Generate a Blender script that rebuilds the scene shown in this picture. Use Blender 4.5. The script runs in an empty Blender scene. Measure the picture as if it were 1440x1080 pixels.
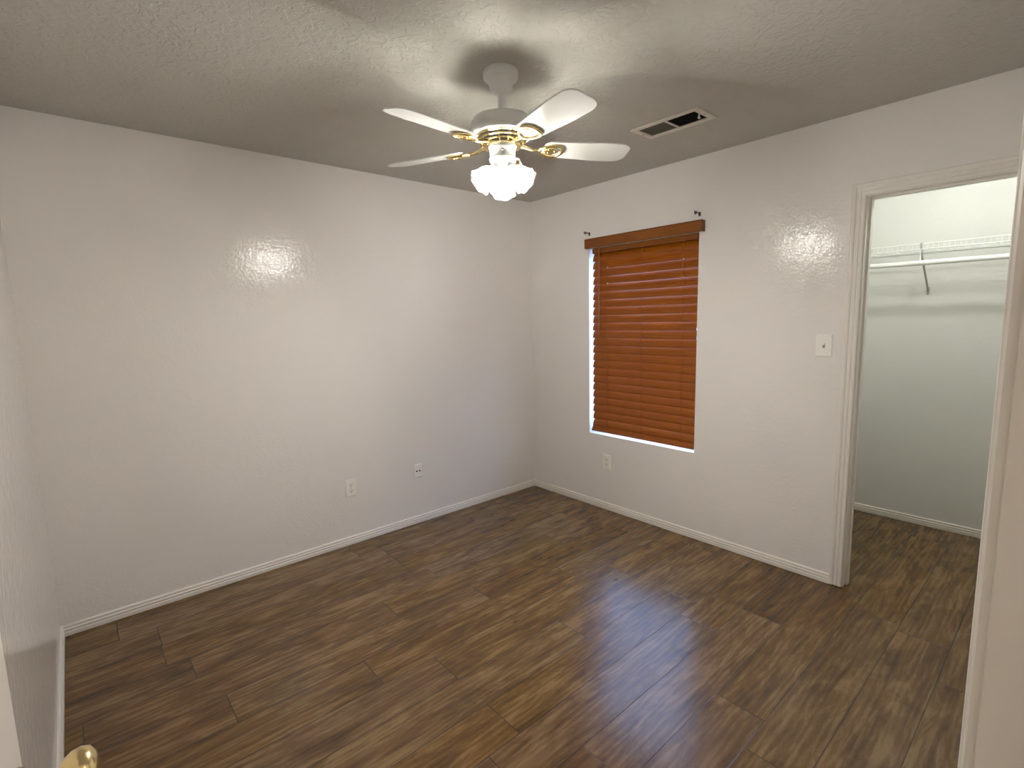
import bpy, bmesh, math, random
from mathutils import Vector, Matrix
random.seed(7)
SC = bpy.context.scene
C = SC.collection
PI = math.pi
rad = math.radians

# ------------------------------------------------------------------ camera, world, exposure
cd = bpy.data.cameras.new('camera')
cd.sensor_fit = 'HORIZONTAL'; cd.sensor_width = 36.0
cd.lens = 708.648 * 36.0 / 1440.0
cd.clip_start = 0.01; cd.clip_end = 200
cam = bpy.data.objects.new('camera', cd); C.objects.link(cam)
cam.matrix_world = Matrix(((0.75167565, 0.10139742, -0.65169186, -3.00213521),
                           (-0.65914476, 0.08159864, -0.74757598, -3.16386064),
                           (-0.02262511, 0.99149394, 0.12817129, 1.48053175),
                           (0, 0, 0, 1)))
SC.camera = cam
SC.view_settings.view_transform = 'Standard'
SC.view_settings.look = 'None'
SC.view_settings.gamma = 1.0
SC.view_settings.use_curve_mapping = False
SC.view_settings.exposure = 2.97
w = bpy.data.worlds.new('sky'); SC.world = w; w.use_nodes = True
bgn = w.node_tree.nodes['Background']
bgn.inputs[0].default_value = (0.36, 0.55, 1.0, 1); bgn.inputs[1].default_value = 2.5
SC.cycles.use_denoising = True
SC.cycles.max_bounces = 12
SC.cycles.diffuse_bounces = 6
SC.cycles.glossy_bounces = 4
SC.cycles.transmission_bounces = 8
SC.cycles.transparent_max_bounces = 12
SC.cycles.sample_clamp_indirect = 6.0
SC.cycles.caustics_reflective = False
SC.cycles.caustics_refractive = False
FAN_BULB = 255.0      # emission strength of the ceiling fan's bulbs
CLOSET_BULB = 29.0
HALL_FILL = 11.0  # added fill from the hallway, brightens the doorway and left wall

# ------------------------------------------------------------------ helpers
def tag(o, label=None, cat=None, group=None, kind=None):
    if label: o['label'] = label
    if cat: o['category'] = cat
    if group: o['group'] = group
    if kind: o['kind'] = kind
    return o

def thing(name, loc=(0, 0, 0), label=None, cat=None, group=None, rotz=0, kind=None):
    o = bpy.data.objects.new(name, None); C.objects.link(o)
    o.location = loc; o.rotation_euler = (0, 0, rotz); o.empty_display_size = 0.05
    return tag(o, label, cat, group, kind)

def obj(name, bm, mat, parent=None, smooth=False, kind=None, angle=35, bevel=0):
    bmesh.ops.recalc_face_normals(bm, faces=bm.faces)
    me = bpy.data.meshes.new(name); bm.to_mesh(me); bm.free()
    for m in (mat if isinstance(mat, (list, tuple)) else [mat]): me.materials.append(m)
    if smooth:
        me.shade_smooth()
        try: me.set_sharp_from_angle(angle=rad(angle))
        except Exception: pass
    o = bpy.data.objects.new(name, me); C.objects.link(o)
    if parent is not None: o.parent = parent
    if kind: o['kind'] = kind
    if bevel:
        b = o.modifiers.new('bevel', 'BEVEL'); b.width = bevel; b.segments = 2; b.limit_method = 'ANGLE'
    return o

def NB(): return bmesh.new()

def box(bm, lo, hi, mi=0, M=None):
    (x0, y0, z0), (x1, y1, z1) = lo, hi
    vs = [bm.verts.new(Vector(v) if M is None else M @ Vector(v)) for v in
          [(x0,y0,z0),(x1,y0,z0),(x1,y1,z0),(x0,y1,z0),(x0,y0,z1),(x1,y0,z1),(x1,y1,z1),(x0,y1,z1)]]
    for f in [(0,3,2,1),(4,5,6,7),(0,1,5,4),(1,2,6,5),(2,3,7,6),(3,0,4,7)]:
        fc = bm.faces.new([vs[i] for i in f]); fc.material_index = mi
    return bm

def lathe(bm, prof, segs=48, M=Matrix(), wave=None, mi=0, closed=False):
    rings = []
    for (r, z) in prof:
        ring = []
        for k in range(segs):
            a = 2 * PI * k / segs
            rr = r
            if wave: rr = r + wave(r, z, a)
            ring.append(bm.verts.new(M @ Vector((rr * math.cos(a), rr * math.sin(a), z))))
        rings.append(ring)
    n = len(rings)
    for i in range(n - 1 + (1 if closed else 0)):
        A, B = rings[i], rings[(i + 1) % n]
        for k in range(segs):
            f = bm.faces.new([A[k], A[(k+1) % segs], B[(k+1) % segs], B[k]]); f.material_index = mi
    if not closed:
        for ring, r in ((rings[0], prof[0][0]), (rings[-1], prof[-1][0])):
            if r > 1e-6 and not wave:
                try: bm.faces.new(ring)
                except Exception: pass
    bmesh.ops.remove_doubles(bm, verts=bm.verts, dist=1e-6)
    return bm

def tube(bm, pts, r, segs=12, caps=True, mi=0):
    pts = [Vector(p) for p in pts]; rings = []
    rs = r if isinstance(r, (list, tuple)) else [r] * len(pts)
    ref = None
    for i, p in enumerate(pts):
        d = (pts[min(i+1, len(pts)-1)] - pts[max(i-1, 0)]).normalized()
        if ref is None:
            ref = Vector((0, 0, 1)) if abs(d.z) < 0.9 else Vector((1, 0, 0))
        n = (ref - d * ref.dot(d)).normalized(); b = d.cross(n); ref = n
        rings.append([bm.verts.new(p + rs[i] * (math.cos(2*PI*k/segs) * n + math.sin(2*PI*k/segs) * b)) for k in range(segs)])
    for A, B in zip(rings, rings[1:]):
        for k in range(segs):
            f = bm.faces.new([A[k], A[(k+1) % segs], B[(k+1) % segs], B[k]]); f.material_index = mi
    if caps:
        bm.faces.new(rings[0]).material_index = mi; bm.faces.new(rings[-1]).material_index = mi
    return bm

def extrude_profile(bm, prof, mats, mi=0):
    """prof: closed polygon of 2D points; mats: list of functions 2D->3D, one per station"""
    rings = [[bm.verts.new(f(a, b)) for (a, b) in prof] for f in mats]
    n = len(prof)
    for A, B in zip(rings, rings[1:]):
        for k in range(n):
            bm.faces.new([A[k], A[(k+1) % n], B[(k+1) % n], B[k]]).material_index = mi
    bm.faces.new(rings[0]); bm.faces.new(rings[-1])
    return bm

# ------------------------------------------------------------------ materials
def mat(name, base=(0.8, 0.8, 0.8), rough=0.5, metal=0.0, spec=0.5):
    m = bpy.data.materials.new(name); m.use_nodes = True
    b = m.node_tree.nodes['Principled BSDF']
    b.inputs['Base Color'].default_value = (*base, 1); b.inputs['Roughness'].default_value = rough
    b.inputs['Metallic'].default_value = metal; b.inputs['Specular IOR Level'].default_value = spec
    return m, m.node_tree.nodes, m.node_tree.links, b

def noise(N, L, vec, scale, detail=3, rough=0.5, dist=0.0):
    n = N.new('ShaderNodeTexNoise'); n.inputs['Scale'].default_value = scale
    n.inputs['Detail'].default_value = detail; n.inputs['Roughness'].default_value = rough
    n.inputs['Distortion'].default_value = dist
    L.new(vec, n.inputs['Vector']); return n

def ramp(N, L, fac, stops):
    r = N.new('ShaderNodeValToRGB'); e = r.color_ramp.elements
    while len(e) < len(stops): e.new(0.5)
    for el, (p, c) in zip(e, stops): el.position = p; el.color = (*c, 1)
    L.new(fac, r.inputs[0]); return r

def mathn(N, L, op, a, b=None, c=None, clamp=False):
    n = N.new('ShaderNodeMath'); n.operation = op; n.use_clamp = clamp
    for i, v in enumerate((a, b, c)):
        if v is None: continue
        if isinstance(v, (int, float)): n.inputs[i].default_value = v
        else: L.new(v, n.inputs[i])
    return n.outputs[0]

def paint(name, col, rough, scale, dist, spec=0.5, mottle=0.03, swirl=False):
    m, N, L, b = mat(name, col, rough, spec=spec)
    co = N.new('ShaderNodeNewGeometry').outputs['Position']
    big = noise(N, L, co, 1.7, 3)
    c2 = tuple(max(0, c - mottle) for c in col)
    r = ramp(N, L, big.outputs[0], [(0.3, c2), (0.7, col)])
    L.new(r.outputs[0], b.inputs['Base Color'])
    bp = N.new('ShaderNodeBump'); bp.inputs['Distance'].default_value = dist; bp.inputs['Strength'].default_value = 1.0
    if swirl:
        n1 = noise(N, L, co, scale, 3, 0.55, 1.2)
        n2 = noise(N, L, co, scale * 4.5, 2, 0.5, 0.3)
        rr = ramp(N, L, n1.outputs[0], [(0.44, (0, 0, 0)), (0.56, (1, 1, 1))])
        h = mathn(N, L, 'MULTIPLY_ADD', n2.outputs[0], 0.35, rr.outputs[0])
    else:
        n1 = noise(N, L, co, scale, 3, 0.5, 0.2)
        n2 = noise(N, L, co, scale * 0.33, 2, 0.5)
        h = mathn(N, L, 'MULTIPLY_ADD', n2.outputs[0], 1.2, n1.outputs[0])
    L.new(h, bp.inputs['Height']); L.new(bp.outputs[0], b.inputs['Normal'])
    return m

M = {}
M['wall'] = paint('wall_paint', (0.80, 0.775, 0.745), 0.13, 66, 0.0010, 0.19)
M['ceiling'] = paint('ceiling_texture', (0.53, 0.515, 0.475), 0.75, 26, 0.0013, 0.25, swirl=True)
M['closet_wall'] = paint('closet_paint', (0.76, 0.76, 0.73), 0.5, 95, 0.0006, 0.3)
M['trim'] = paint('trim_paint', (0.78, 0.75, 0.70), 0.38, 60, 0.0002, 0.5, 0.01)
M['door'] = paint('door_paint', (0.75, 0.72, 0.68), 0.45, 60, 0.0003, 0.4, 0.01)
M['plate'] = mat('white_plastic', (0.86, 0.84, 0.79), 0.3)[0]
M['dark'] = mat('dark_slot', (0.012, 0.010, 0.008), 0.7)[0]
M['fan_white'] = mat('fan_white_enamel', (0.70, 0.72, 0.71), 0.28)[0]
M['blade'] = mat('fan_blade_white', (0.78, 0.79, 0.76), 0.22)[0]
M['brass'] = mat('polished_brass', (0.80, 0.64, 0.33), 0.20, 1.0)[0]
M['screw'] = mat('screw_steel', (0.30, 0.28, 0.25), 0.35, 1.0)[0]
M['bracket'] = mat('bracket_dark_metal', (0.07, 0.055, 0.045), 0.35, 0.8)[0]
M['sill'] = mat('sill_white', (0.80, 0.80, 0.79), 0.35)[0]
M['vinyl'] = mat('window_vinyl', (0.82, 0.83, 0.84), 0.35)[0]
M['wire'] = mat('vinyl_coated_wire', (0.85, 0.86, 0.84), 0.3)[0]
M['vent'] = mat('vent_enamel', (0.68, 0.65, 0.58), 0.4)[0]
M['louvre'] = mat('vent_louvre_dark', (0.13, 0.115, 0.09), 0.7)[0]  # plain dark brown for one louvre half; the other takes the duct colour
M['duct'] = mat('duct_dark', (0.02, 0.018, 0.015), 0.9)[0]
M['concrete'] = mat('outdoor_concrete', (0.5, 0.5, 0.48), 0.9)[0]

def wood_blind(name, col, dark):
    m, N, L, b = mat(name, col, 0.33, spec=0.40)
    tc = N.new('ShaderNodeTexCoord'); mp = N.new('ShaderNodeMapping')
    mp.inputs['Scale'].default_value = (22, 1.6, 60); L.new(tc.outputs['Object'], mp.inputs[0])
    n = noise(N, L, mp.outputs[0], 4.0, 5, 0.6, 0.4)
    r = ramp(N, L, n.outputs[0], [(0.3, dark), (0.65, col)])
    L.new(r.outputs[0], b.inputs['Base Color'])
    return m
M['slat'] = wood_blind('stained_wood_slat', (0.30, 0.082, 0.0015), (0.20, 0.050, 0.001))
M['valance'] = wood_blind('stained_wood_valance', (0.23, 0.070, 0.0015), (0.15, 0.040, 0.001))
M['cord'] = mat('brown_cord', (0.22, 0.07, 0.03), 0.8)[0]
M['wand'] = mat('reddish_wood_wand', (0.33, 0.10, 0.05), 0.35)[0]

# floor
def floor_mat():
    m, N, L, b = mat('walnut_plank_floor', (0.1, 0.07, 0.05), 0.33, spec=0.5)
    pos = N.new('ShaderNodeNewGeometry').outputs['Position']
    at = N.new('ShaderNodeAttribute'); at.attribute_name = 'tone'
    u1 = N.new('ShaderNodeUVMap'); u1.uv_map = 'near'
    u2 = N.new('ShaderNodeUVMap'); u2.uv_map = 'far'
    off = N.new('ShaderNodeVectorMath'); off.operation = 'MULTIPLY_ADD'
    L.new(at.outputs['Color'], off.inputs[0]); off.inputs[1].default_value = (31, 17, 9); L.new(pos, off.inputs[2])
    mp = N.new('ShaderNodeMapping'); mp.inputs['Scale'].default_value = (1.0, 6.5, 1.0); L.new(off.outputs[0], mp.inputs[0])
    broad = noise(N, L, mp.outputs[0], 2.3, 6, 0.66, 1.0)
    mp2 = N.new('ShaderNodeMapping'); mp2.inputs['Scale'].default_value = (3.0, 17.0, 1.0); L.new(off.outputs[0], mp2.inputs[0])
    fine = noise(N, L, mp2.outputs[0], 3.2, 5, 0.7, 1.0)
    mp3 = N.new('ShaderNodeMapping'); mp3.inputs['Scale'].default_value = (1.0, 2.6, 1.0); L.new(off.outputs[0], mp3.inputs[0])
    blot = noise(N, L, mp3.outputs[0], 2.6, 4, 0.6, 2.2)
    # cathedral rings
    wv = N.new('ShaderNodeTexWave'); wv.wave_type = 'BANDS'; wv.bands_direction = 'Y'
    mpw = N.new('ShaderNodeMapping'); mpw.inputs['Scale'].default_value = (0.5, 4.0, 1.0); L.new(off.outputs[0], mpw.inputs[0])
    wv.inputs['Scale'].default_value = 3.0; wv.inputs['Distortion'].default_value = 9.0
    wv.inputs['Detail'].default_value = 3.0; wv.inputs['Detail Scale'].default_value = 1.2
    L.new(mpw.outputs[0], wv.inputs['Vector'])
    v = mathn(N, L, 'MULTIPLY', broad.outputs[0], 0.60)
    v = mathn(N, L, 'MULTIPLY_ADD', fine.outputs[0], 0.14, v)
    v = mathn(N, L, 'MULTIPLY_ADD', blot.outputs[0], 0.30, v)
    v = mathn(N, L, 'MULTIPLY_ADD', wv.outputs['Fac'], 0.06, v)
    sep = N.new('ShaderNodeSeparateColor'); L.new(at.outputs['Color'], sep.inputs[0])
    t = mathn(N, L, 'MULTIPLY_ADD', sep.outputs[0], 0.055, -0.0275)
    v = mathn(N, L, 'ADD', v, t)
    r = ramp(N, L, v, [(0.38, (0.052, 0.024, 0.006)), (0.48, (0.098, 0.049, 0.014)),
                       (0.56, (0.140, 0.073, 0.022)), (0.66, (0.23, 0.135, 0.052))])
    # tint greyer / redder by plank
    hs = N.new('ShaderNodeHueSaturation'); L.new(r.outputs[0], hs.inputs['Color'])
    L.new(mathn(N, L, 'MULTIPLY_ADD', sep.outputs[1], 0.16, 0.90), hs.inputs['Saturation'])
    L.new(mathn(N, L, 'MULTIPLY_ADD', sep.outputs[2], 0.008, 0.496), hs.inputs['Hue'])
    # knots
    mk = N.new('ShaderNodeMapping'); mk.inputs['Scale'].default_value = (1.0, 2.0, 1.0); L.new(off.outputs[0], mk.inputs[0])
    vo = N.new('ShaderNodeTexVoronoi'); vo.inputs['Scale'].default_value = 2.1; L.new(mk.outputs[0], vo.inputs['Vector'])
    kn = ramp(N, L, vo.outputs['Distance'], [(0.02, (1, 1, 1)), (0.06, (0, 0, 0))])
    mx = N.new('ShaderNodeMix'); mx.data_type = 'RGBA'
    L.new(mathn(N, L, 'MULTIPLY', kn.outputs[0], 0.8), mx.inputs[0]); L.new(hs.outputs[0], mx.inputs[6])
    mx.inputs[7].default_value = (0.020, 0.012, 0.008, 1)
    # seams
    s1 = N.new('ShaderNodeSeparateXYZ'); L.new(u1.outputs[0], s1.inputs[0])
    s2 = N.new('ShaderNodeSeparateXYZ'); L.new(u2.outputs[0], s2.inputs[0])
    d = mathn(N, L, 'MINIMUM', mathn(N, L, 'MINIMUM', s1.outputs[0], s1.outputs[1]), mathn(N, L, 'MINIMUM', s2.outputs[0], s2.outputs[1]))
    seam = N.new('ShaderNodeMapRange'); seam.inputs['From Min'].default_value = 0.0006; seam.inputs['From Max'].default_value = 0.0022
    L.new(d, seam.inputs['Value'])
    mx2 = N.new('ShaderNodeMix'); mx2.data_type = 'RGBA'
    L.new(seam.outputs[0], mx2.inputs[0]); mx2.inputs[6].default_value = (0.022, 0.013, 0.009, 1); L.new(mx.outputs[2], mx2.inputs[7])
    L.new(mx2.outputs[2], b.inputs['Base Color'])
    rg = mathn(N, L, 'MULTIPLY_ADD', fine.outputs[0], 0.08, 0.18)
    L.new(rg, b.inputs['Roughness'])
    bp = N.new('ShaderNodeBump'); bp.inputs['Distance'].default_value = 0.0006; bp.inputs['Strength'].default_value = 0.6
    L.new(mathn(N, L, 'MULTIPLY_ADD', fine.outputs[0], 0.5, seam.outputs[0]), bp.inputs['Height'])
    L.new(bp.outputs[0], b.inputs['Normal'])
    return m
M['floor'] = floor_mat()

def emis(name, col, s):
    m = bpy.data.materials.new(name); m.use_nodes = True; N = m.node_tree.nodes; L = m.node_tree.links
    N.remove(N['Principled BSDF']); e = N.new('ShaderNodeEmission')
    e.inputs[0].default_value = (*col, 1); e.inputs[1].default_value = s
    L.new(e.outputs[0], N['Material Output'].inputs[0]); return m
M['bulb'] = emis('bulb_glow', (1.0, 0.965, 0.905), FAN_BULB)
M['closet_bulb'] = emis('closet_bulb_glow', (0.96, 1.0, 0.93), CLOSET_BULB)
M['hall_fill'] = emis('hall_fill_glow', (1.0, 0.86, 0.76), HALL_FILL)

def facing(N, L, k):
    lw = N.new('ShaderNodeLayerWeight'); lw.inputs[0].default_value = 0.5
    p = mathn(N, L, 'POWER', lw.outputs['Facing'], 4.0)
    return mathn(N, L, 'MULTIPLY_ADD', p, k, 0.04, True)

def glass_shade():
    m = bpy.data.materials.new('ribbed_shade_glass'); m.use_nodes = True; N = m.node_tree.nodes; L = m.node_tree.links
    N.remove(N['Principled BSDF'])
    tr = N.new('ShaderNodeBsdfTransparent'); tr.inputs[0].default_value = (0.80, 0.81, 0.80, 1)
    tl = N.new('ShaderNodeBsdfTranslucent'); tl.inputs[0].default_value = (0.62, 0.62, 0.60, 1)
    gl = N.new('ShaderNodeBsdfGlossy'); gl.inputs['Roughness'].default_value = 0.1
    a = N.new('ShaderNodeMixShader'); a.inputs[0].default_value = 0.72
    L.new(tr.outputs[0], a.inputs[1]); L.new(tl.outputs[0], a.inputs[2])
    c = N.new('ShaderNodeMixShader'); L.new(facing(N, L, 0.5), c.inputs[0])
    L.new(a.outputs[0], c.inputs[1]); L.new(gl.outputs[0], c.inputs[2])
    L.new(c.outputs[0], N['Material Output'].inputs[0]); return m
M['shade'] = glass_shade()

def pane_mat():
    m = bpy.data.materials.new('window_glass'); m.use_nodes = True; N = m.node_tree.nodes; L = m.node_tree.links
    N.remove(N['Principled BSDF'])
    tr = N.new('ShaderNodeBsdfTransparent'); tr.inputs[0].default_value = (0.95, 0.98, 0.98, 1)
    gl = N.new('ShaderNodeBsdfGlossy'); gl.inputs['Roughness'].default_value = 0.02
    c = N.new('ShaderNodeMixShader'); L.new(facing(N, L, 0.6), c.inputs[0]); L.new(tr.outputs[0], c.inputs[1]); L.new(gl.outputs[0], c.inputs[2])
    L.new(c.outputs[0], N['Material Output'].inputs[0]); return m
M['pane'] = pane_mat()

# ------------------------------------------------------------------ dimensions
H = 2.44
XL = -3.175            # left wall
YF = -3.121            # front wall (entry) room face
WT = 0.115             # wall thickness
WY0, WY1 = -1.518, -0.634   # window opening
WZ0, WZ1 = 0.577, 1.985
CY0, CY1 = -3.010, -2.395   # closet opening
CZ = 2.036
XC = 1.31              # closet back wall
EX0, EX1 = -3.118, -2.340   # entry opening
EXT = 0.15             # exterior wall thickness

def struct(name, bm, m, **k):
    return obj(name, bm, m, kind='structure', **k)

# ------------------------------------------------------------------ floor (planks as faces)
def floor():
    bm = bmesh.new()
    un = bm.loops.layers.uv.new('near'); uf = bm.loops.layers.uv.new('far')
    cl = bm.loops.layers.float_color.new('tone')
    W = 0.189; Lp = 1.22
    X0, X1, Y0, Y1 = -4.4, XC + 0.05, -4.6, 0.0
    known = {1: -1.23, 2: -0.582 , 3: -2.07, 4: -1.926, 5: -1.33, 6: -1.928, 7: -0.95, 9: -0.67, 8: -1.45, 10: -0.30}
    rnd = random.Random(11)
    k = -12
    top = bm.faces
    while True:
        y0 = -2.495 + W * (k - 1); y1 = y0 + W
        if y0 > Y1: break
        if y1 > Y0:
            j = known.get(k, rnd.uniform(-2, 0))
            n = math.floor((X0 - j) / Lp)
            x = j + n * Lp
            XE = X1 if y0 < -1.75 else 0.06
            while x < XE:
                a0, a1 = max(x, X0), min(x + Lp, XE); b0, b1 = max(y0, Y0), min(y1, Y1)
                if a1 > a0 and b1 > b0:
                    vs = [bm.verts.new(p) for p in ((a0, b0, 0), (a1, b0, 0), (a1, b1, 0), (a0, b1, 0))]
                    f = bm.faces.new(vs)
                    c = (rnd.random(), rnd.random(), rnd.random(), 1)
                    for lp in f.loops:
                        px, py, _ = lp.vert.co
                        lp[un].uv = (px - x, py - y0); lp[uf].uv = (x + Lp - px, y1 - py); lp[cl] = c
                x += Lp
        k += 1
    # slab below the planks
    box(bm, (X0, Y0, -0.12), (.15, Y1 + 0.15, -0.012)); box(bm, (.15, Y0, -0.12), (X1, -1.70, -0.012))
    return struct('floor', bm, M['floor'])
floor()

# ceiling with a cut-out for the vent boot
VX0, VX1, VY0, VY1 = -0.698, -0.508, -1.876, -1.500
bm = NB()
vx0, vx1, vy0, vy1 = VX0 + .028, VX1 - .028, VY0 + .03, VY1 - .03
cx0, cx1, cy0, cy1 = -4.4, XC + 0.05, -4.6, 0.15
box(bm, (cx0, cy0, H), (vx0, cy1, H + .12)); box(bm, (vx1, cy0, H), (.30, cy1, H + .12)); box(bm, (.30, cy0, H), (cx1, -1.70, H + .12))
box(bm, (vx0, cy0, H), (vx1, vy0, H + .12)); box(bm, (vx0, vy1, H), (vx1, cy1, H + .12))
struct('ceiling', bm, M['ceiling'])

# ------------------------------------------------------------------ walls
struct('wall_back', box(NB(), (XL - WT, 0, 0), (EXT, EXT, H)), M['wall'])
struct('wall_left', box(NB(), (XL - WT, -4.6, 0), (XL, 0, H)), M['wall'])
bm = NB()
R0, R1 = 0.0, WT
box(bm, (R0, WY1, 0), (EXT, 0, H))                       # between back wall and window
box(bm, (R0, WY0, 0), (EXT, WY1, WZ0)); box(bm, (R0, WY0, WZ1), (EXT, WY1, H))
box(bm, (R0, -1.70, 0), (EXT, WY0, H))
box(bm, (R0, CY1 + .018, 0), (R1, -1.70, H))
box(bm, (R0, CY0 - .018, CZ + .018), (R1, CY1 + .018, H))
box(bm, (R0, YF - WT, 0), (R1, CY0 - .018, H))
struct('wall_right', bm, M['wall'])
bm = NB()
box(bm, (XL, YF - WT, 0), (EX0 - .018, YF, H)); box(bm, (EX1 + .018, YF - WT, 0), (0, YF, H))
box(bm, (EX0 - .018, YF - WT, 2.05), (EX1 + .018, YF, H))
struct('wall_front', bm, M['wall'])
struct('wall_closet_back', box(NB(), (XC, -3.6, 0), (XC + .05, -1.70, H)), M['closet_wall'])
struct('wall_closet_left', box(NB(), (R1, -1.75, 0), (XC, -1.70, H)), M['closet_wall'])
struct('wall_closet_right', box(NB(), (R1, -3.60, 0), (XC, -3.50, H)), M['closet_wall'])
struct('wall_closet_front', box(NB(), (R1 - .02, -3.50, 0), (R1, YF - WT, H)), M['closet_wall'])
struct('wall_hallway_front', box(NB(), (XL, -4.6, 0), (0, -4.5, H)), M['wall'])
struct('wall_hallway_right', box(NB(), (-0.1, -4.5, 0), (0, YF - WT, H)), M['wall'])

# ------------------------------------------------------------------ baseboards
BP = [(0, 0), (.0125, 0), (.0125, .020), (.0105, .023), (.0105, .026), (.0120, .029), (.0120, .034), (.0085, .037),
      (.0075, .043), (.0095, .046), (.0085, .050), (.0045, .053), (0, .054)]
BP = [(d, z + .002) for d, z in BP]
def baseboard(name, a, b, nrm):
    a, b, n = Vector((*a, 0)), Vector((*b, 0)), Vector((*nrm, 0))
    bm = NB()
    extrude_profile(bm, BP, [lambda d, z, p=p: p + n * d + Vector((0, 0, z)) for p in (a, b)])
    return struct(name, bm, M['trim'])
baseboard('baseboard_back', (XL, 0), (0, 0), (0, -1))
baseboard('baseboard_left', (XL, YF), (XL, 0), (1, 0))
baseboard('baseboard_right', (0, 0), (0, CY1 + .062), (-1, 0))
baseboard('baseboard_front', (EX1 + .07, YF), (0, YF), (0, 1))
baseboard('baseboard_closet_back', (XC, -3.5), (XC, -1.75), (-1, 0))
baseboard('baseboard_closet_left', (R1, -1.75), (XC, -1.75), (0, -1))

# ------------------------------------------------------------------ casings
CP = [(0, 0), (0, .008), (.003, .0105), (.012, .0110), (.0145, .0085), (.018, .0085), (.021, .012), (.030, .0125),
      (.033, .0095), (.037, .0100), (.041, .0150), (.050, .0165), (.055, .0150), (.058, .011), (.058, 0)]
def casing(bm, axis, plane, sgn, a0, a1, zt):
    """three-sided casing; axis = index of the in-plane horizontal coordinate"""
    def P(a, z, d):
        v = [0, 0, z]; v[axis] = a; v[1 - axis] = plane + sgn * d; return Vector(v)
    st = [lambda w_, d: P(a0 - w_, .006, d), lambda w_, d: P(a0 - w_, zt + w_, d),
          lambda w_, d: P(a1 + w_, zt + w_, d), lambda w_, d: P(a1 + w_, .006, d)]
    extrude_profile(bm, CP, st)
def jamb(bm, axis, p0, p1, a0, a1, zt, t=.018):
    def B(x0, x1, q0, q1, z0, z1):
        lo = [0, 0, z0]; hi = [0, 0, z1]; lo[axis] = x0; hi[axis] = x1; lo[1-axis] = q0; hi[1-axis] = q1
        box(bm, lo, hi)
    B(a0 - t, a0, p0, p1, .004, zt); B(a1, a1 + t, p0, p1, .004, zt); B(a0 - t, a1 + t, p0, p1, zt, zt + t)
    m0 = p0 + (p1 - p0) * .36; m1 = m0 + .034
    B(a0, a0 + .010, m0, m1, .004, zt - .010); B(a1 - .010, a1, m0, m1, .004, zt - .010); B(a0, a1, m0, m1, zt - .010, zt)
bm = NB(); casing(bm, 1, R0, -1, CY0 - .005, CY1 + .005, CZ + .005); casing(bm, 1, R1, 1, CY0 - .005, CY1 + .005, CZ + .005)
jamb(bm, 1, R0, R1, CY0, CY1, CZ)
struct('trim_1', bm, M['trim'])
bm = NB(); casing(bm, 0, YF, 1, EX0 + .0, EX1 + .004, 2.036)
casing(bm, 0, YF - WT, -1, EX0 - .004, EX1 + .004, 2.036)
jamb(bm, 0, YF - WT, YF, EX0, EX1, 2.032)
o = struct('trim_2', bm, M['trim'])

# ------------------------------------------------------------------ window
win = thing('window_1', (0.10, (WY0 + WY1) / 2, WZ0), kind='structure')
def rel(o, p):  # parent keeping geometry written in world coordinates
    o.parent = p; o.location = -p.location
    return o
fx0, fx1 = 0.085, 0.145
bm = NB()
t = .038
box(bm, (fx0, WY0, WZ0), (fx1, WY1, WZ0 + t)); box(bm, (fx0, WY0, WZ1 - t), (fx1, WY1, WZ1))
box(bm, (fx0, WY0, WZ0 + t), (fx1, WY0 + t, WZ1 - t)); box(bm, (fx0, WY1 - t, WZ0 + t), (fx1, WY1, WZ1 - t))
zm = (WZ0 + WZ1) / 2
box(bm, (fx0 + .006, WY0 + t, zm - .02), (fx1 - .01, WY1 - t, zm + .02))
rel(struct('window_frame', bm, M['vinyl'], bevel=.002), win)
rel(struct('glass_pane', box(NB(), (.112, WY0 + t, WZ0 + t), (.116, WY1 - t, zm - .02)), M['pane']), win)
rel(struct('glass_pane', box(NB(), (.112, WY0 + t, zm + .02), (.116, WY1 - t, WZ1 - t)), M['pane']), win)
rel(struct('window_sill', box(NB(), (-.001, WY0 + .001, WZ0 - .001), (fx0, WY1 - .001, WZ0 + .006)), M['sill'], bevel=.002), win)
struct('ground_outside', box(NB(), (EXT + 1.3, -9, -.25), (14, 7, -.15)), M['concrete'])

# ------------------------------------------------------------------ window blind
BY0, BY1 = -1.511, -0.664
bl = thing('window_blind', (0, (BY0 + BY1) / 2, 1.985),
           'orange-brown wooden slatted blind, lowered and shut over the only window', 'blind')
def slat_profile(n=9, wdt=.0635, th=.0026, sag=.0065):
    up = []; lo = []
    for i in range(n):
        s = -1 + 2 * i / (n - 1)
        z = sag * (1 - s * s)
        up.append((s * wdt / 2, z + th / 2)); lo.append((s * wdt / 2, z - th / 2))
    return up + [(wdt / 2 + .0008, 0)] + lo[::-1] + [(-wdt / 2 - .0008, 0)]
prof = slat_profile()
PITCH = .0567; tilt = rad(68)
bm = NB()
xc = .024
nsl = 24
for k in range(nsl):
    zc = 1.949 + .0283 - .0010 - PITCH * (k + .0)
    jit = random.uniform(-.0015, .0015); tk = tilt + random.uniform(-.012, .012)
    if k == nsl - 1: tk = rad(60); zc += .002
    c, s = math.cos(tk), math.sin(tk)
    def F(y):
        # +a = outer/upper edge; crown faces up and into the room
        return lambda a, b: Vector((xc + a * c - b * s, y + jit, zc + a * s + b * c))
    extrude_profile(bm, prof, [F(BY0), F(BY1)])
slats = rel(obj('slats', bm, M['slat'], smooth=True, angle=50), bl)
bm = NB(); box(bm, (.002, BY0, 1.948), (.055, BY1, 1.984))
rel(obj('headrail', bm, M['valance'], bevel=.002), bl)
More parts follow.
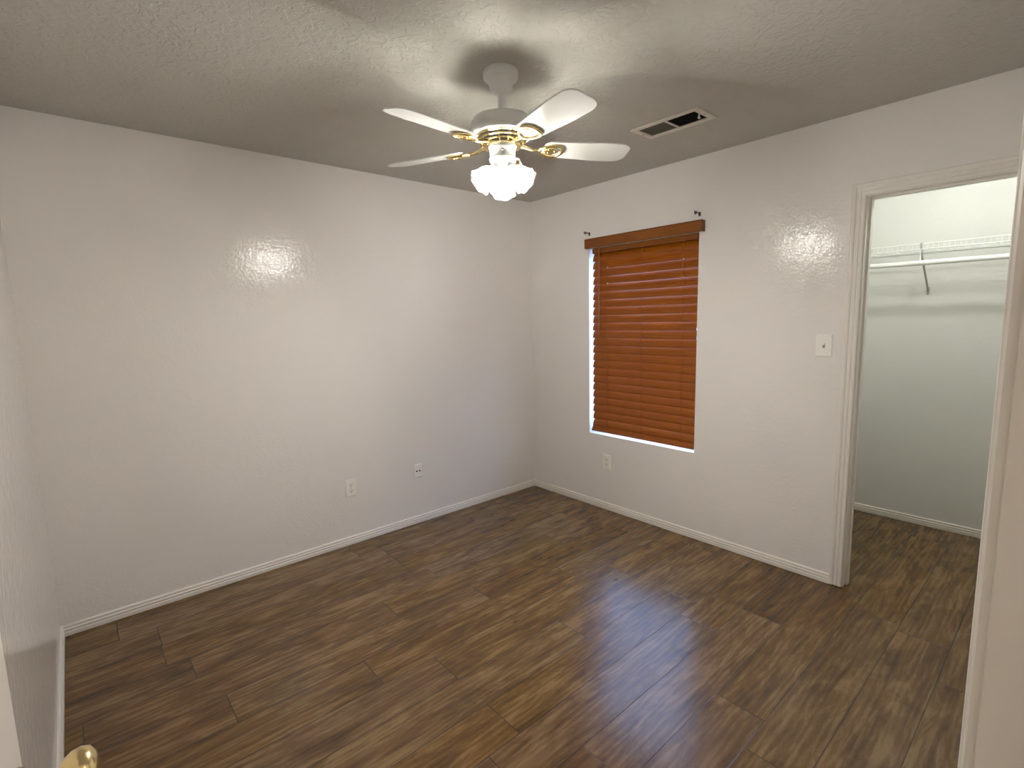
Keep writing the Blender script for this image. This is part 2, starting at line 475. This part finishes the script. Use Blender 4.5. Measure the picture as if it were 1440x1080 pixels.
# bottom rail
zb = .629
bm = NB()
rp = [(-.030, -.007), (-.026, -.010), (.026, -.010), (.030, -.007), (.030, .006), (.026, .009), (-.026, .009), (-.030, .006)]
tb = rad(60)
extrude_profile(bm, rp, [lambda a, b, y=y: Vector((.016 + a * math.cos(tb) - b * math.sin(tb), y, zb + a * math.sin(tb) + b * math.cos(tb))) for y in (BY0, BY1 + .004)])
rel(obj('bottom_rail', bm, M['slat'], smooth=True, angle=30), bl)
# valance with returns
bm = NB()
vp = [(-.045, 1.986), (-.045, 2.040), (-.047, 2.046), (-.044, 2.052), (-.040, 2.055), (-.034, 2.055), (-.034, 1.986), (-.040, 1.984)]
extrude_profile(bm, vp, [lambda a, b, y=y: Vector((a, y, b)) for y in (-1.556, -.628)])
for y0 in (-1.556, -.638):
    box(bm, (-.0345, y0, 1.987), (-.001, y0 + .010, 2.054))
rel(obj('valance', bm, M['valance'], smooth=True, angle=40), bl)
# ladder cords
for y in (-.803, -1.100, -1.412):
    bm = NB()
    for x in (xc - .016, ):
        pts = []
        for k in range(nsl * 2 + 1):
            zz = 1.96 - (1.96 - .63) * k / (nsl * 2)
            pts.append((x - .0035 - (.002 if k % 2 else 0), y, zz))
        tube(bm, pts, .0013, 6)
    pts = [(xc + .022, y, 1.96), (xc + .022, y, .66)]
    tube(bm, pts, .0012, 6)
    rel(obj('ladder_cord', bm, M['cord']), bl)
GLINT = mat('cord_glint_pale', (.9, .75, .6), .25)[0]  # pale blocks: highlights on the ladder cords put into colour
for y, z in [(-.803, 1.949 - PITCH * j) for j in (0, 2, 4)] + [(-1.412, 1.949 - PITCH * j) for j in (0, 2, 4)] + [(-1.100, 1.949)]:
    bm = box(NB(), (xc - .0215, y - .004, z - .0015), (xc - .0125, y + .004, z + .0035))
    rel(obj('cord_glint', bm, GLINT, bevel=.001), bl)
bm = NB(); tube(bm, [(-.012, -.742, 1.985), (-.014, -.742, 1.95), (-.015, -.742, 1.36)], .0052, 10)
tube(bm, [(-.015, -.742, 1.36), (-.015, -.742, 1.345)], [.0060, .0045], 10)
rel(obj('tilt_wand', bm, M['wand'], smooth=True), bl)

# ------------------------------------------------------------------ curtain rod brackets
def rod_bracket(y, z, label):
    t_ = thing('curtain_rod_bracket', (0, y, z), label, 'bracket', 'curtain rod brackets above the blind')
    bm = NB(); box(bm, (-.003, -.007, -.012), (0, .007, .013)); obj('wall_plate', bm, M['bracket'], t_, bevel=.001)
    bm = NB(); tube(bm, [(-.002, 0, .004), (-.018, 0, .007), (-.034, 0, .006), (-.046, 0, .004)], [.0042, .0032, .0032, .0035], 10)
    obj('arm', bm, M['bracket'], t_, smooth=True)
    bm = NB()
    pts = [(-.052 + .009 * math.cos(a), 0, .010 + .009 * math.sin(a)) for a in [rad(q) for q in range(-200, 31, 23)]]
    tube(bm, pts, .0035, 8); tube(bm, [(-.052, -.006, -.002), (-.052, .006, -.002)], .003, 8)
    obj('hook_cup', bm, M['bracket'], t_, smooth=True)
    bm = NB(); lathe(bm, [(0, -.002), (.003, -.002), (.0035, 0)], 10, Matrix.Translation((-.003, 0, -.008)) @ Matrix.Rotation(rad(90), 4, 'Y'))
    obj('screw', bm, M['screw'], t_)
rod_bracket(-1.518, 2.094, 'small dark curtain rod bracket above the right end of the wooden blind')
rod_bracket(-.640, 2.094, 'small dark curtain rod bracket above the left end of the wooden blind')

# ------------------------------------------------------------------ wall plates  (local frame: +Z normal out of wall, X across, Y up)
def plate_frame(kind):
    if kind == 'back':  return Matrix(((1, 0, 0), (0, 0, -1), (0, 1, 0))).to_4x4()
    return Matrix(((0, 0, -1), (-1, 0, 0), (0, 1, 0))).to_4x4()
def cover(bm, w_, h_, Mx, th=.0055):
    e = .005
    vs = []
    for (z, i) in ((0, 0), (th * .35, 0), (th, e)):
        vs.append([bm.verts.new(Mx @ Vector((sx * (w_/2 - i), sy * (h_/2 - i), z))) for sx, sy in ((-1,-1),(1,-1),(1,1),(-1,1))])
    for A, B in zip(vs, vs[1:]):
        for k in range(4): bm.faces.new([A[k], A[(k+1) % 4], B[(k+1) % 4], B[k]])
    bm.faces.new(vs[0]); bm.faces.new(vs[-1])
def outlet(wall, loc, label, w_=.074, h_=.117):
    t_ = thing('wall_outlet', loc, label, 'outlet', 'duplex wall outlets')
    Mx = plate_frame(wall)
    bm = NB(); cover(bm, w_, h_, Mx); obj('cover_plate', bm, M['plate'], t_)
    for sy in (1, -1):
        bm = NB()
        pts = []
        for a in range(0, 360, 12):
            x = .0172 * math.cos(rad(a)); y = .0172 * math.sin(rad(a)); y = max(-.0135, min(.0135, y))
            pts.append((x, y + sy * .0195))
        lo = [bm.verts.new(Mx @ Vector((x, y, .004))) for x, y in pts]; hi = [bm.verts.new(Mx @ Vector((x, y, .0072))) for x, y in pts]
        for k in range(len(pts)): bm.faces.new([lo[k], lo[(k+1) % len(pts)], hi[(k+1) % len(pts)], hi[k]])
        bm.faces.new(hi)
        rc = obj('receptacle', bm, M['plate'], t_)
        bm = NB()
        for x in (-.0065, .0065):
            box(bm, (x - .0014, sy * .0195 + .000, .0065), (x + .0014, sy * .0195 + .009, .0076), M=Mx)
        lathe(bm, [(.0031, .0065), (.0031, .0076)], 10, Mx @ Matrix.Translation((0, sy * .0195 - .007, 0)))
        obj('slots', bm, M['dark'], rc)
    bm = NB(); lathe(bm, [(.003, .004), (.003, .0066), (.001, .0072)], 12, Mx); obj('screw', bm, M['screw'], t_)
outlet('back', (-1.691, 0, .387), 'white duplex outlet plate low on the long left wall')
outlet('right', (0, -.806, .377), 'white duplex outlet plate below the window blind', .070, .115)
t_ = thing('phone_jack', (-1.180, 0, .393), 'white jack plate with two dark round ports near the room corner', 'jack')
Mx = plate_frame('back')
bm = NB(); cover(bm, .066, .100, Mx, .008); obj('cover_plate', bm, M['plate'], t_)
for x in (-.012, .012):
    bm = NB(); lathe(bm, [(.0062, .006), (.0062, .0095), (.0048, .0095)], 16, Mx @ Matrix.Translation((x, .0, 0)))
    pr = obj('port', bm, M['dark'], t_)
t_ = thing('light_switch', (0, -2.242, 1.303), 'white single toggle light switch beside the closet door trim', 'switch')
Mx = plate_frame('right')
bm = NB(); cover(bm, .078, .118, Mx); obj('cover_plate', bm, M['plate'], t_)
bm = NB(); box(bm, (-.0055, -.012, .0045), (.0055, .012, .0062), M=Mx); obj('toggle_slot', bm, mat('switch_slot_shade', (.25, .23, .2), .6)[0], t_)
bm = NB(); box(bm, (-.0036, -.003, .005), (.0036, .006, .017), M=Mx @ Matrix.Rotation(rad(-28), 4, 'X')); obj('toggle', bm, M['plate'], t_, bevel=.001)
for y in (-.030, .030):
    bm = NB(); lathe(bm, [(.003, .004), (.003, .0062), (.001, .0067)], 12, Mx @ Matrix.Translation((0, y, 0))); obj('screw', bm, M['plate'], t_)

# ------------------------------------------------------------------ ceiling vent
vt = thing('ceiling_vent', ((VX0 + VX1) / 2, (VY0 + VY1) / 2, H), 'rectangular ceiling air vent with two dark louvred halves', 'vent')
cx, cy = vt.location.x, vt.location.y
hw, hl = (VX1 - VX0) / 2, (VY1 - VY0) / 2
iw, il = hw - .029, hl - .031
bm = NB()
def ring_box(bm, ox, oy, ix, iy, z0, z1):
    box(bm, (-ox, -oy, z0), (-ix, oy, z1)); box(bm, (ix, -oy, z0), (ox, oy, z1))
    box(bm, (-ix, -oy, z0), (ix, -iy, z1)); box(bm, (-ix, iy, z0), (ix, oy, z1))
ring_box(bm, hw, hl, iw, il, -.007, 0)
box(bm, (-iw, -.006, -.007), (iw, .006, -.001))
obj('frame', bm, M['vent'], vt, bevel=.002)
for sy in (1, -1):
    bm = NB()
    n = 12
    for k in range(n):
        y = sy * (.008 + (il - .010) * (k + .5) / n)
        Mr = Matrix.Translation((0, y, .003)) @ Matrix.Rotation(rad(42 * sy), 4, 'X')
        box(bm, (-iw, -.0005, -.008), (iw, .0005, .008), M=Mr)
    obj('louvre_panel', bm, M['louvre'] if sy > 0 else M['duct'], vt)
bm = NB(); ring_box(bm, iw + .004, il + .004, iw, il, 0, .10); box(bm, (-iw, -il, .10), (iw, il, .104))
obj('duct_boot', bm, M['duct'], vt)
bm = NB(); box(bm, (-.002, -il + .010, -.016), (.004, -il + .016, .002)); box(bm, (-.006, -il + .009, -.018), (.008, -il + .017, -.013))
obj('damper_lever', bm, M['plate'], vt)
for sy in (1, -1):
    bm = NB(); lathe(bm, [(.0035, -.007), (.0035, -.009), (.001, -.0095)], 12, Matrix.Translation((0, sy * (hl - .016), 0)))
    obj('screw', bm, M['screw'], vt)

# ------------------------------------------------------------------ ceiling fan
FX, FY = -1.63, -1.565
fan = thing('ceiling_fan', (FX, FY, H), 'white five-blade ceiling fan with brass arms and a three-light kit', 'ceiling fan')
z = lambda a: a - H
bm = NB(); lathe(bm, [(.030, z(2.4395)), (.068, z(2.4395)), (.070, z(2.434)), (.069, z(2.414)), (.066, z(2.409)), (.060, z(2.406)),
                      (.051, z(2.398)), (.046, z(2.386)), (.045, z(2.372)), (.041, z(2.364)), (.030, z(2.357)), (.018, z(2.353))], 56)
obj('canopy', bm, M['fan_white'], fan, smooth=True, angle=60)
bm = NB(); tube(bm, [(0, 0, z(2.358)), (0, 0, z(2.262))], .0135, 24)
lathe(bm, [(.0136, z(2.290)), (.024, z(2.286)), (.028, z(2.272)), (.030, z(2.262)), (.0136, z(2.262))], 32)
obj('downrod', bm, M['fan_white'], fan, smooth=True)
bm = NB(); lathe(bm, [(.028, z(2.268)), (.095, z(2.266)), (.112, z(2.261)), (.121, z(2.250)), (.122, z(2.225)), (.124, z(2.222)), (.126, z(2.215)),
                      (.126, z(2.205)), (.122, z(2.198)), (.110, z(2.196)), (.030, z(2.196))], 72)
obj('motor_housing', bm, M['fan_white'], fan, smooth=True, angle=50)
# brass vented bowl below the motor: rings and ribs over a dark core
bm = NB()
for (r0, z0, r1, z1) in ((.108, 2.1965, .102, 2.190), (.098, 2.184, .092, 2.178), (.088, 2.172, .080, 2.166), (.076, 2.160, .062, 2.154)):
    lathe(bm, [(r0, z(z0)), (r0 - .001, z(z0 - .004)), (r1, z(z1)), (r1 - .006, z(z1 + .002)), (r0 - .010, z(z0))], 60, closed=True)
for k in range(15):
    a = 2 * PI * k / 15 + .1
    tube(bm, [(.104 * math.cos(a), .104 * math.sin(a), z(2.192)), (.070 * math.cos(a), .070 * math.sin(a), z(2.156))], .0028, 6)
vb = obj('vent_ring', bm, M['brass'], fan, smooth=True, angle=40)
bm = NB(); lathe(bm, [(.094, z(2.1955)), (.060, z(2.158)), (.02, z(2.158))], 40)
obj('motor_core', bm, M['fan_white'], fan, smooth=True)
bm = NB(); lathe(bm, [(.030, z(2.158)), (.052, z(2.157)), (.054, z(2.150)), (.052, z(2.146)), (.051, z(2.118)), (.054, z(2.114)), (.053, z(2.104)),
                      (.046, z(2.096)), (.040, z(2.092)), (.02, z(2.090))], 48)
sh = obj('switch_housing', bm, M['fan_white'], fan, smooth=True, angle=50)
nd = Vector((-.651, -.759, 0))
bm = NB()
tp = nd * .0515
Mk = Matrix.Translation((tp.x, tp.y, z(2.134))) @ nd.to_track_quat('Z', 'Y').to_matrix().to_4x4()
lathe(bm, [(.005, -.001), (.005, .002), (.003, .004)], 12, Mk)
obj('reverse_switch', bm, M['screw'], sh, smooth=True)

def blade_mesh(bm):
    # blade in local frame: x radial, y across, z up; rounded ends
    r0, r1 = .165, .532
    pts = []
    def half(x):
        t_ = (x - r0) / (r1 - r0)
        return .050 + .017 * min(1, t_ * 1.6)
    N_ = 14
    outer = []
    for i in range(N_ + 1):
        outer.append((r0 + .025 + (r1 - .055 - r0 - .025) * i / N_, half(r0 + .025 + (r1 - .055 - r0 - .025) * i / N_)))
    top = list(outer)
    hx, hy = top[-1]
    for a in range(10, 91, 10):
        top.append((hx + .055 * math.sin(rad(a)), hy - hy * .62 * (1 - math.cos(rad(a)))))
    top = [(r0, .018), (r0 + .006, .034), (r0 + .014, .044)] + top
    poly = top + [(x, -y) for x, y in reversed(top)]
    th = .0028
    U = [bm.verts.new((x, y, th)) for x, y in poly]; D = [bm.verts.new((x, y, -th)) for x, y in poly]
    bm.faces.new(U); bm.faces.new(D[::-1])
    n = len(poly)
    for k in range(n): bm.faces.new([U[k], U[(k+1) % n], D[(k+1) % n], D[k]])
def iron_mesh(bm):
    # decorative blade arm: stem from motor, open heart-like loop under the blade, centre plate
    tube(bm, [(.050, 0, .012), (.085, 0, .004), (.120, 0, -.006), (.150, 0, -.008)], [.011, .008, .0065, .007], 10)
    loop = []
    for a in range(0, 361, 15):
        t_ = rad(a)
        loop.append((.197 - .047 * math.cos(t_) + .010 * (1 - abs(math.cos(t_))), .040 * math.sin(t_) * (1 - .18 * math.cos(t_)), -.0075))
    tube(bm, loop, .0062, 8, caps=False)
    inner = [(.170, 0), (.182, .018), (.205, .024), (.224, .010), (.232, 0), (.224, -.010), (.205, -.024), (.182, -.018)]
    U = [bm.verts.new((x, y, -.004)) for x, y in inner]; D = [bm.verts.new((x, y, -.010)) for x, y in inner]
    bm.faces.new(U); bm.faces.new(D[::-1])
    for k in range(8): bm.faces.new([U[k], U[(k+1) % 8], D[(k+1) % 8], D[k]])
    for x, y in ((.190, .010), (.190, -.010), (.216, 0)):
        lathe(bm, [(.0045, -.009), (.0045, -.012), (.002, -.013)], 10, Matrix.Translation((x, y, 0)))
bm = NB(); blade_mesh(bm)
b0 = obj('blade', bm, M['blade'], fan, bevel=.0012)
bm = NB(); iron_mesh(bm)
i0 = obj('blade_arm', bm, M['brass'], b0, smooth=True, angle=50)
for k in range(5):
    b_, i_ = (b0, i0)
    if k:
        b_ = b0.copy(); C.objects.link(b_); b_.parent = fan
        i_ = i0.copy(); C.objects.link(i_); i_.parent = b_
    # clockwise (camera-side) edge raised
    Mb = Matrix.Translation((0, 0, z(2.158))) @ Matrix.Rotation(rad(-29 + 72 * k), 4, 'Z') @ Matrix.Rotation(rad(-12), 4, 'X')
    b_.matrix_local = Mb

# light kit
bm = NB(); lathe(bm, [(.020, z(2.094)), (.041, z(2.092)), (.043, z(2.084)), (.038, z(2.072)), (.026, z(2.062)), (.016, z(2.054)), (.013, z(2.040)), (.016, z(2.034)), (.010, z(2.026)), (.003, z(2.022))], 40)
kit = obj('light_fitter', bm, M['fan_white'], fan, smooth=True, angle=50)
def shade_mesh(bm):
    # local: opening towards +Z, neck at origin
    NR = 28
    def wave(r, zz, a):
        k = max(0, (zz - .018) / .062)
        return math.cos(a * NR) * .0011 * min(1, k * 2) + math.cos(a * 7) * .0034 * max(0, k - .55) / .45 * 1.0
    prof = [(.0235, -.004), (.025, .004), (.030, .012), (.036, .020), (.040, .032), (.0415, .045), (.0430, .058), (.0460, .070), (.0510, .080)]
    lathe(bm, prof, 168, wave=wave)
    prof2 = [(r - .0022, z_) for r, z_ in prof]
    lathe(bm, prof2, 168, wave=wave)
    # rim bridging
    return bm
sh_src = None
SH = [(-130.6 + 180, 'far'), (-130.6 + 60, 'r'), (-130.6 - 60, 'l')]
for a, _ in SH:
    d = Vector((math.cos(rad(a)), math.sin(rad(a)), 0))
    axis = (d * math.sin(rad(52)) + Vector((0, 0, -1)) * math.cos(rad(52))).normalized()
    base = Vector((0, 0, z(2.060))) + d * .042
    q = axis.to_track_quat('Z', 'Y').to_matrix().to_4x4()
    Ml = Matrix.Translation(base) @ q
    if sh_src is None:
        bm = NB(); tube(bm, [(0, 0, -.040), (0, 0, -.014)], .009, 14)
        lathe(bm, [(.010, -.022), (.022, -.017), (.0265, -.008), (.0265, .004), (.0245, .004), (.0235, -.006), (.010, -.010)], 32)
        hd = obj('shade_holder', bm, M['fan_white'], fan, smooth=True, angle=50)
        bm = NB(); shade_mesh(bm); sd = obj('glass_shade', bm, M['shade'], fan, smooth=True, angle=80)
        bm = NB(); lathe(bm, [(0.0, .010), (.012, .012), (.014, .024), (.019, .036), (.0215, .047), (.019, .060), (.011, .069), (0.0, .071)], 24)
        bu = obj('bulb', bm, M['bulb'], hd, smooth=True)
        sh_src = (hd, sd, bu)
    else:
        hd, sd, bu = [s.copy() for s in sh_src]
        for o in (hd, sd, bu): C.objects.link(o)
        hd.parent = fan; sd.parent = fan; bu.parent = hd
    hd.matrix_local = Ml; sd.matrix_local = Ml

# ------------------------------------------------------------------ entry door (open, against the left wall)
HX, HY = -3.128, -3.128       # hinge corner
ex, ey = -3.0950, -2.372      # camera-side free corner
ang = math.atan2(ey - HY, ex - (HX + .018)) 
dr = thing('door_1', (HX + .018, HY + .005, 0), kind='structure')
dr.rotation_euler = (0, 0, ang)
DW = .752
bm = NB(); box(bm, (.004, 0, .010), (DW, .035, 2.028))
sl = obj('door_slab', bm, M['door'], dr, kind='structure', bevel=.0015)
# raised panel mouldings on the room-side face (local -Y)
for (x0, x1, z0, z1) in ((.10, .345, .20, .86), (.405, .65, .20, .86), (.10, .345, 1.10, 1.92), (.405, .65, 1.10, 1.92)):
    bm = NB()
    def strip(a0, a1, c0, c1): box(bm, (a0, -.004, c0), (a1, .001, c1))
    strip(x0, x1, z0, z0 + .016); strip(x0, x1, z1 - .016, z1); strip(x0, x0 + .016, z0 + .016, z1 - .016); strip(x1 - .016, x1, z0 + .016, z1 - .016)
    obj('panel_moulding', bm, M['door'], dr, kind='structure', bevel=.0015)
kx, kz = DW - .062, .970
for sgn in (-1, ):
    bm = NB()
    Mk = Matrix.Translation((kx, 0, kz)) @ Matrix.Rotation(rad(90), 4, 'X')
    lathe(bm, [(.010, .008), (.0095, .030), (.012, .034), (.020, .038), (.0262, .047), (.0275, .056), (.0245, .064), (.015, .070), (.004, .0715), (0, .0715)], 48, Mk)
    kn = obj('door_knob', bm, M['brass'], dr, smooth=True, angle=60)
    kn['label'] = 'polished brass knob'
    bm = NB(); lathe(bm, [(.033, 0), (.0325, .004), (.028, .009), (.012, .011), (.0, .011)], 40, Mk)
    obj('rose_plate', bm, M['brass'], kn, smooth=True, angle=50)
bm = NB(); box(bm, (DW - .001, .010, kz - .028), (DW + .0015, .026, kz + .028)); box(bm, (DW, .012, kz - .007), (DW + .011, .023, kz + .007))
obj('latch', bm, M['brass'], dr)
for hz in (.22, 1.02, 1.82):
    bm = NB(); tube(bm, [(.0, -.005, hz - .044), (.0, -.005, hz + .044)], .0055, 12); box(bm, (.002, -.0015, hz - .044), (.034, .0005, hz + .044))
    obj('hinge', bm, M['brass'], dr)

# ------------------------------------------------------------------ closet wire shelf
ws = thing('wire_shelf', (XC, -2.6, 1.85), 'white wire closet shelf with a hanging rod and one brace', 'shelf')
SX = 1.01; SY0, SY1 = -3.495, -1.755
def W(bm, m=M['wire'], name='x', parent=ws, **k):
    o = obj(name, bm, m, parent, **k); o.location = -parent.location; return o
bm = NB()
for (x, zz, r) in ((SX, 1.882, .0032), (SX, 1.850, .0032), (XC - .006, 1.852, .003), (SX + .15, 1.847, .003)):
    tube(bm, [(x, SY0, zz), (x, SY1, zz)], r, 8)
y = SY0 + .012; k = 0
while y < SY1:
    tube(bm, [(SX - .001, y, 1.885), (SX - .001, y, 1.856), (SX + .006, y, 1.8535), (XC - .004, y, 1.855)], .0014, 5)
    y += .0254
W(bm, name='wire_deck')
bm = NB(); tube(bm, [(SX + .012, SY0, 1.768), (SX + .012, SY1, 1.768)], .0155, 20)
W(bm, name='hanging_rod', smooth=True)
for yy in (-3.2, -2.435, -1.90):
    bm = NB()
    tube(bm, [(SX + .004, yy, 1.850), (SX - .007, yy, 1.82), (SX - .006, yy, 1.765), (SX + .012, yy, 1.7505), (SX + .030, yy, 1.762)], .0025, 8)
    W(bm, name='rod_hook', smooth=True)
bm = NB()
tube(bm, [(SX - .004, -2.435, 1.878), (SX + .006, -2.435, 1.846), (SX + .05, -2.435, 1.80), (XC - .03, -2.435, 1.625), (XC - .006, -2.435, 1.600)], .0058, 10)
box(bm, (SX - .007, -2.441, 1.868), (SX + .005, -2.429, 1.887)); box(bm, (XC - .006, -2.443, 1.585), (XC, -2.427, 1.625))
o = W(bm, mat('brace_steel', (.42, .43, .40), .4)[0], name='support_brace', smooth=True, angle=40); o['label'] = 'grey slanted support brace'
bm = NB(); lathe(bm, [(.004, 0), (.004, .003), (.002, .004)], 10, Matrix.Translation((XC, -2.435, 1.580)) @ Matrix.Rotation(rad(-90), 4, 'Y'))
W(bm, M['bracket'], name='wall_screw')

# ------------------------------------------------------------------ lights outside the frame: closet ceiling lamp and an added hallway fill
def ceiling_lamp(x, y, label, bulb, r=.055):
    t_ = thing('ceiling_lamp', (x, y, H), label, 'lamp')
    bm = NB(); lathe(bm, [(.02, -.0005), (.065, -.0005), (.065, -.012), (.045, -.020), (.03, -.022)], 32); obj('base', bm, M['fan_white'], t_, smooth=True)
    bm = NB(); lathe(bm, [(.0, -.020)] + [(r * math.sin(rad(a)), -.020 - r + r * math.cos(rad(a))) for a in range(20, 180, 20)] + [(0, -.020 - 2 * r)], 28)
    obj('globe', bm, bulb, t_, smooth=True)
ceiling_lamp(.42, -2.62, 'white globe lamp on the closet ceiling', M['closet_bulb'], .045)
ceiling_lamp(-2.0, -3.9, 'added fill globe at the hallway ceiling, out of view', M['hall_fill'], .09)
